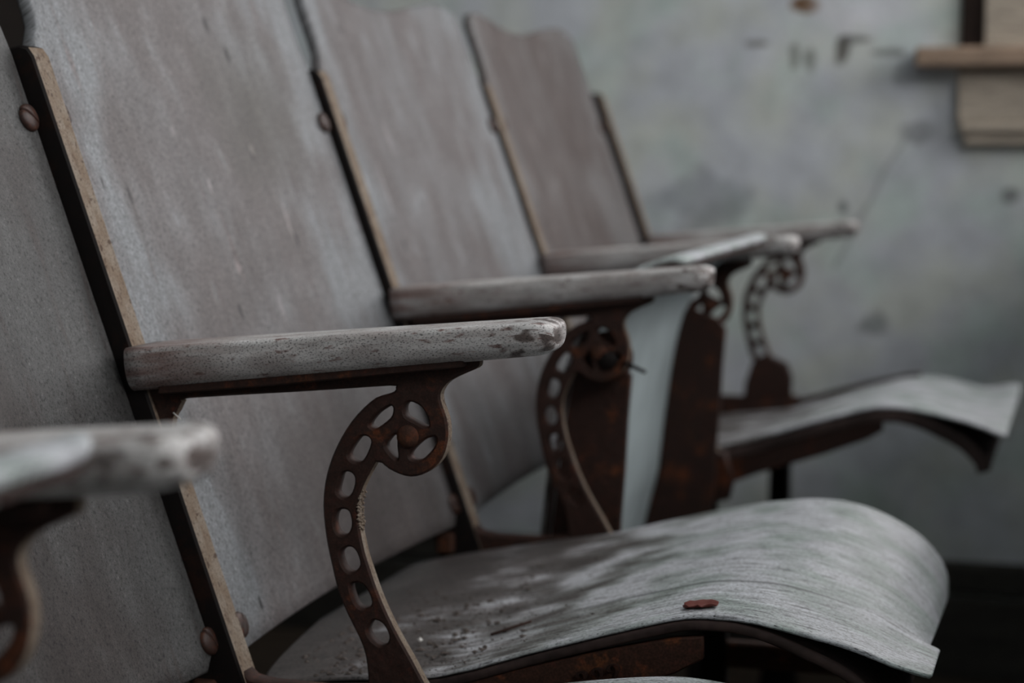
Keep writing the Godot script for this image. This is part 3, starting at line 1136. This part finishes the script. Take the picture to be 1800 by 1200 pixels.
func make_arm(tip_x: float, seed_: int) -> ArrayMesh:
	# arm board: rounded sections along x, each given by its top, bottom and half width
	var st := begin()
	st.set_smooth_group(1)
	var n := 40
	var rows := []
	var uvr := []
	var r2 := RandomNumberGenerator.new()
	r2.seed = seed_
	var along := 0.0
	for i in n + 1:
		var f := float(i) / n
		f = 1.0 - pow(1.0 - f, 1.7)
		var x := lerpf(0.002, tip_x, f)
		var top := 0.6633 + x * 0.0866
		var bot := 0.6345 + x * 0.1165
		var half := 0.0245
		# the round nose
		var e := (tip_x - x)
		if e < 0.012:
			var q := 1.0 - e / 0.012
			var s := sqrt(maxf(0.0, 1.0 - q * q))
			var mid := (top + bot) / 2.0
			var hh := (top - bot) / 2.0
			top = mid + hh * (0.45 + 0.55 * s)
			bot = mid - hh * (0.45 + 0.55 * s)
		if e < 0.018:
			var q := 1.0 - e / 0.018
			half *= 0.55 + 0.45 * sqrt(maxf(0.0, 1.0 - q * q))
		var sec := []
		# flat top with eased edges; the flanks curve in towards a narrow underside
		var ru := minf(0.0035, (top - bot) * 0.3)
		var ry := (top - bot - ru) * 0.92
		var rx := minf(0.016, half * 0.7)
		for c in [[1.0, 1.0, 0.0], [-1.0, 1.0, PI / 2], [-1.0, -1.0, PI], [1.0, -1.0, PI * 1.5]]:
			for s in 9:
				var an: float = c[2] + PI / 2 * s / 8.0
				if c[1] > 0:
					sec.append(Vector2(c[0] * (half - ru) + cos(an) * ru, top - ru + sin(an) * ru))
				else:
					sec.append(Vector2(c[0] * (half - rx) + cos(an) * rx, bot + ry + sin(an) * ry))
		var row := []
		var ur := []
		var acc := 0.0
		for s in sec.size() + 1:
			var p: Vector2 = sec[s % sec.size()]
			if s > 0:
				acc += p.distance_to(sec[s - 1])
			row.append(Vector3(x, p.y, p.x))
			if s == 0:
				along = x if i == 0 else along + (Vector3(x, p.y, p.x) - rows[i - 1][0]).length()
			ur.append(Vector2(along / 0.4, acc / 0.2 + seed_ * 0.17 if i == 0 else uvr[0][s].y))
		rows.append(row)
		uvr.append(ur)
	for i in n:
		for s in rows[0].size() - 1:
			quad(st, rows[i][s], rows[i][s + 1], rows[i + 1][s + 1], rows[i + 1][s], uvr[i][s], uvr[i][s + 1], uvr[i + 1][s + 1], uvr[i + 1][s])
	for end in [0, n]:
		var c := Vector3.ZERO
		var m: int = rows[end].size() - 1
		for s in m:
			c += rows[end][s] / m
		for s in m:
			if end == 0:
				tri(st, c, rows[end][s + 1], rows[end][s], uvr[end][s], uvr[end][s], uvr[end][s])
			else:
				var flat_uv := func(q: Vector3): return Vector2(uvr[end][0].x + (q.z - c.z) * 0.6, (q.y - c.y) / 0.2 + seed_ * 0.17 + 0.1)
				tri(st, c, rows[end][s], rows[end][s + 1], flat_uv.call(c), flat_uv.call(rows[end][s]), flat_uv.call(rows[end][s + 1]))
	return finish(st, M.arm)


func make_frame(k: int) -> void:
	if frame_meshes.is_empty():
		make_frame_meshes()
	var labels := [
		"blurred side frame nearest the camera, its arm tip entering at the left",
		"sharply focused rusty side frame with grey armrest and pierced scroll bracket",
		"rusty side frame next behind the sharp one, its armrest tip chipped dark",
		"rusty side frame half hidden behind the tipped-up seat",
		"farthest rusty side frame, standing closest to the plaster wall",
	]
	# small differences in how each frame stands
	var off := [Vector2(0.0005, 0.003), Vector2.ZERO, Vector2(-0.004, 0.001), Vector2(-0.007, 0.003), Vector2(-0.002, -0.001)]
	var t := thing("side_frame", labels[k], "seat frame", "cast iron side frames of the row")
	t.position = Vector3(off[k].x, 0, -k * PITCH)
	put(t, "post", frame_meshes.post)
	var s := put(t, "scroll_bracket", frame_meshes.scroll)
	put(s, "hub", frame_meshes.hub)
	put(s, "arm_flange", frame_meshes.flange)
	if k == 1:
		# crust of dust and dead insects in the hollow of the curve
		var st := begin()
		st.set_smooth_group(-1)
		var edge := [Vector2(0.1525, 0.5775), Vector2(0.1506, 0.570), Vector2(0.1503, 0.564), Vector2(0.1508, 0.558), Vector2(0.1518, 0.552)]
		for i in 110:
			var f := rng.randf() * 3.99
			var q: Vector2 = edge[int(f)].lerp(edge[int(f) + 1], f - int(f))
			lump(st, Vector3(q.x + 0.0004, q.y, rng.randf_range(-0.004, 0.006)), rng.randf_range(0.0006, 0.0014), 0.9)
		var crust := put(s, "dust_crust", finish(st, M.dust))
		crust.set_meta("kind", "stuff")
	var arm := put(t, "armrest", make_arm(0.2785, k + 1))
	arm.set_meta("label", "grey worn wooden armrest board")
	arm.position.y = off[k].y
	put(t, "foot_rail", frame_meshes.rail)
	put(t, "hinge_lug", frame_meshes.lug)
	put(t, "leg", frame_meshes.leg)
	put(t, "foot_plate", frame_meshes.foot)
	if k == 2:
		# bent nail and a round hinge disc with its bolt, behind the scroll
		put(t, "hinge_disc", lathe([[0.0, -0.0085], [0.0205, -0.0085], [0.022, -0.007], [0.022, -0.0048], [0.0, -0.0046]], 22, M.iron, Vector3(0, 0, 1), Vector3(0.1885, 0.609, 0)))
		put(t, "bolt_head", lathe([[0.0, -0.004], [0.0095, -0.004], [0.0095, 0.006], [0.007, 0.0085], [0.0, 0.009]], 6, M.black, Vector3(0, 0, 1), Vector3(0.1905, 0.607, 0)))
		var st := begin()
		st.set_smooth_group(1)
		put(t, "nail", lathe([[0.0, 0.0], [0.0019, 0.0], [0.0016, 0.021], [0.0, 0.0215]], 8, M.black, Vector3(0.93, -0.36, 0.05).normalized(), Vector3(0.205, 0.606, 0.008)))
	if k == 2:
		put(t, "brace_post", box_mesh(Vector3(0.272, 0.0, -0.008), Vector3(0.295, 0.405, 0.008), M.black, 0.002))
		put(t, "brace_bar", box_mesh(Vector3(0.293, 0.350, -0.006), Vector3(0.40, 0.372, 0.006), M.rust, 0.002))
	if k == 4:
		put(t, "hinge_plate", extrude(PackedVector2Array([Vector2(0.13, 0.44), Vector2(0.133, 0.47), Vector2(0.142, 0.497), Vector2(0.158, 0.509), Vector2(0.172, 0.503), Vector2(0.187, 0.497), Vector2(0.194, 0.478), Vector2(0.193, 0.44)]), [], -0.009, 0.009, 0.002, M.iron))


# ---------------------------------------------------------------- small things

func seat_height(x: float, tt: float) -> float:
	# height of the top of the foreground pan
	var u := mm(FAR_PROFILE)
	var n := mm(NEAR_PROFILE)
	for i in u.size() - 1:
		var a: Vector2 = u[i].lerp(n[i], tt)
		var b: Vector2 = u[i + 1].lerp(n[i + 1], tt)
		if x >= a.x and x <= b.x:
			return lerpf(a.y, b.y, (x - a.x) / (b.x - a.x))
	return 0.45


func on_seat(x: float, z: float) -> Vector3:
	return Vector3(x, seat_height(x, clampf((z + 0.958) / 0.446, 0.0, 1.0)), z)


func lump(st: SurfaceTool, at: Vector3, r: float, flatness: float) -> void:
	var p := []
	for i in 6:
		var d: Vector3 = [Vector3.RIGHT, Vector3.BACK, Vector3.LEFT, Vector3.FORWARD, Vector3.UP, Vector3.DOWN][i]
		var q := d * r * rng.randf_range(0.6, 1.3)
		q.y *= flatness
		p.append(at + q.rotated(Vector3.UP, 0.3 * i + rng.randf()))
	for i in 4:
		tri(st, p[(i + 1) % 4], p[i], p[4])
		tri(st, p[i], p[(i + 1) % 4], p[5])


func make_small_things() -> void:
	# loose dirt towards the rear of the foreground pan
	var st := begin()
	st.set_smooth_group(-1)
	for i in 620:
		var x := clampf(rng.randfn(0.14, 0.045), 0.075, 0.30)
		var z := -0.52 - absf(rng.randfn(0.0, 0.13))
		if z < -0.92 or (x < 0.10 and z > -0.56):
			continue
		var r := 0.0005 + 0.0017 * pow(rng.randf(), 4.0)
		lump(st, on_seat(x, z) + Vector3(0, r * 0.3, 0), r * 1.6, 0.45)
	var o := put(self, "dirt_crumbs", finish(st, M.crumb))
	o.set_meta("kind", "stuff")
	tag(o, "dark dirt crumbs scattered over the rear of the foreground seat pan", "dirt")

	# a curled dry leaf scrap near the front edge of the pan
	var grid := []
	var uvs := []
	for i in 9:
		var row := []
		var urow := []
		var u := i / 8.0 - 0.5
		for j in 6:
			var v := j / 5.0 - 0.5
			var wide := 0.009 * sqrt(maxf(0.02, 1.0 - 3.6 * u * u)) * (1.0 + 0.25 * sin(u * 17.0))
			var p := on_seat(0.356 + u * 0.021, -0.536 + v * wide * 2.0)
			row.append(p + Vector3(0, 0.0015 + 0.009 * v * v + 0.0006 * sin(i * 2.3 + j), 0))
			urow.append(Vector2(u, v))
		grid.append(row)
		uvs.append(urow)
	o = put(self, "leaf_scrap", slab(grid, 0.0008, 0.0003, M.leaf, uvs))
	tag(o, "small red-brown curled leaf scrap lying near the front edge of the foreground pan", "leaf")

	st = begin()
	st.set_smooth_group(1)
	var a := on_seat(0.2, -0.60) + Vector3(0, 0.0016, 0)
	var b := on_seat(0.228, -0.605) + Vector3(0, 0.0030, 0)
	o = put(self, "twig", lathe([[0.0, 0.0], [0.0011, 0.0005], [0.0009, a.distance_to(b) - 0.001], [0.0, a.distance_to(b)]], 7, M.twig, (b - a).normalized(), a))
	tag(o, "short thin brown twig lying in the dirt on the foreground seat pan", "twig")

	st = begin()
	st.set_smooth_group(-1)
	lump(st, on_seat(0.150, -0.60) + Vector3(0, 0.0022, 0), 0.0026, 0.6)
	o = put(self, "paint_chip", finish(st, M.chip))
	tag(o, "tiny white paint chip among the dirt on the foreground seat pan", "paint chip")

	# a bit of straw caught where the arm support meets the post of the sharp frame
	o = put(self, "straw", lathe([[0.0, 0.0], [0.0005, 0.0003], [0.0004, 0.0075], [0.0, 0.008]], 6, M.chip, Vector3(0.82, -0.5, 0.25).normalized(), Vector3(0.0262, 0.6215, -PITCH + 0.0062)))
	tag(o, "tiny pale straw caught below the armrest of the sharply focused frame, by its post", "straw")
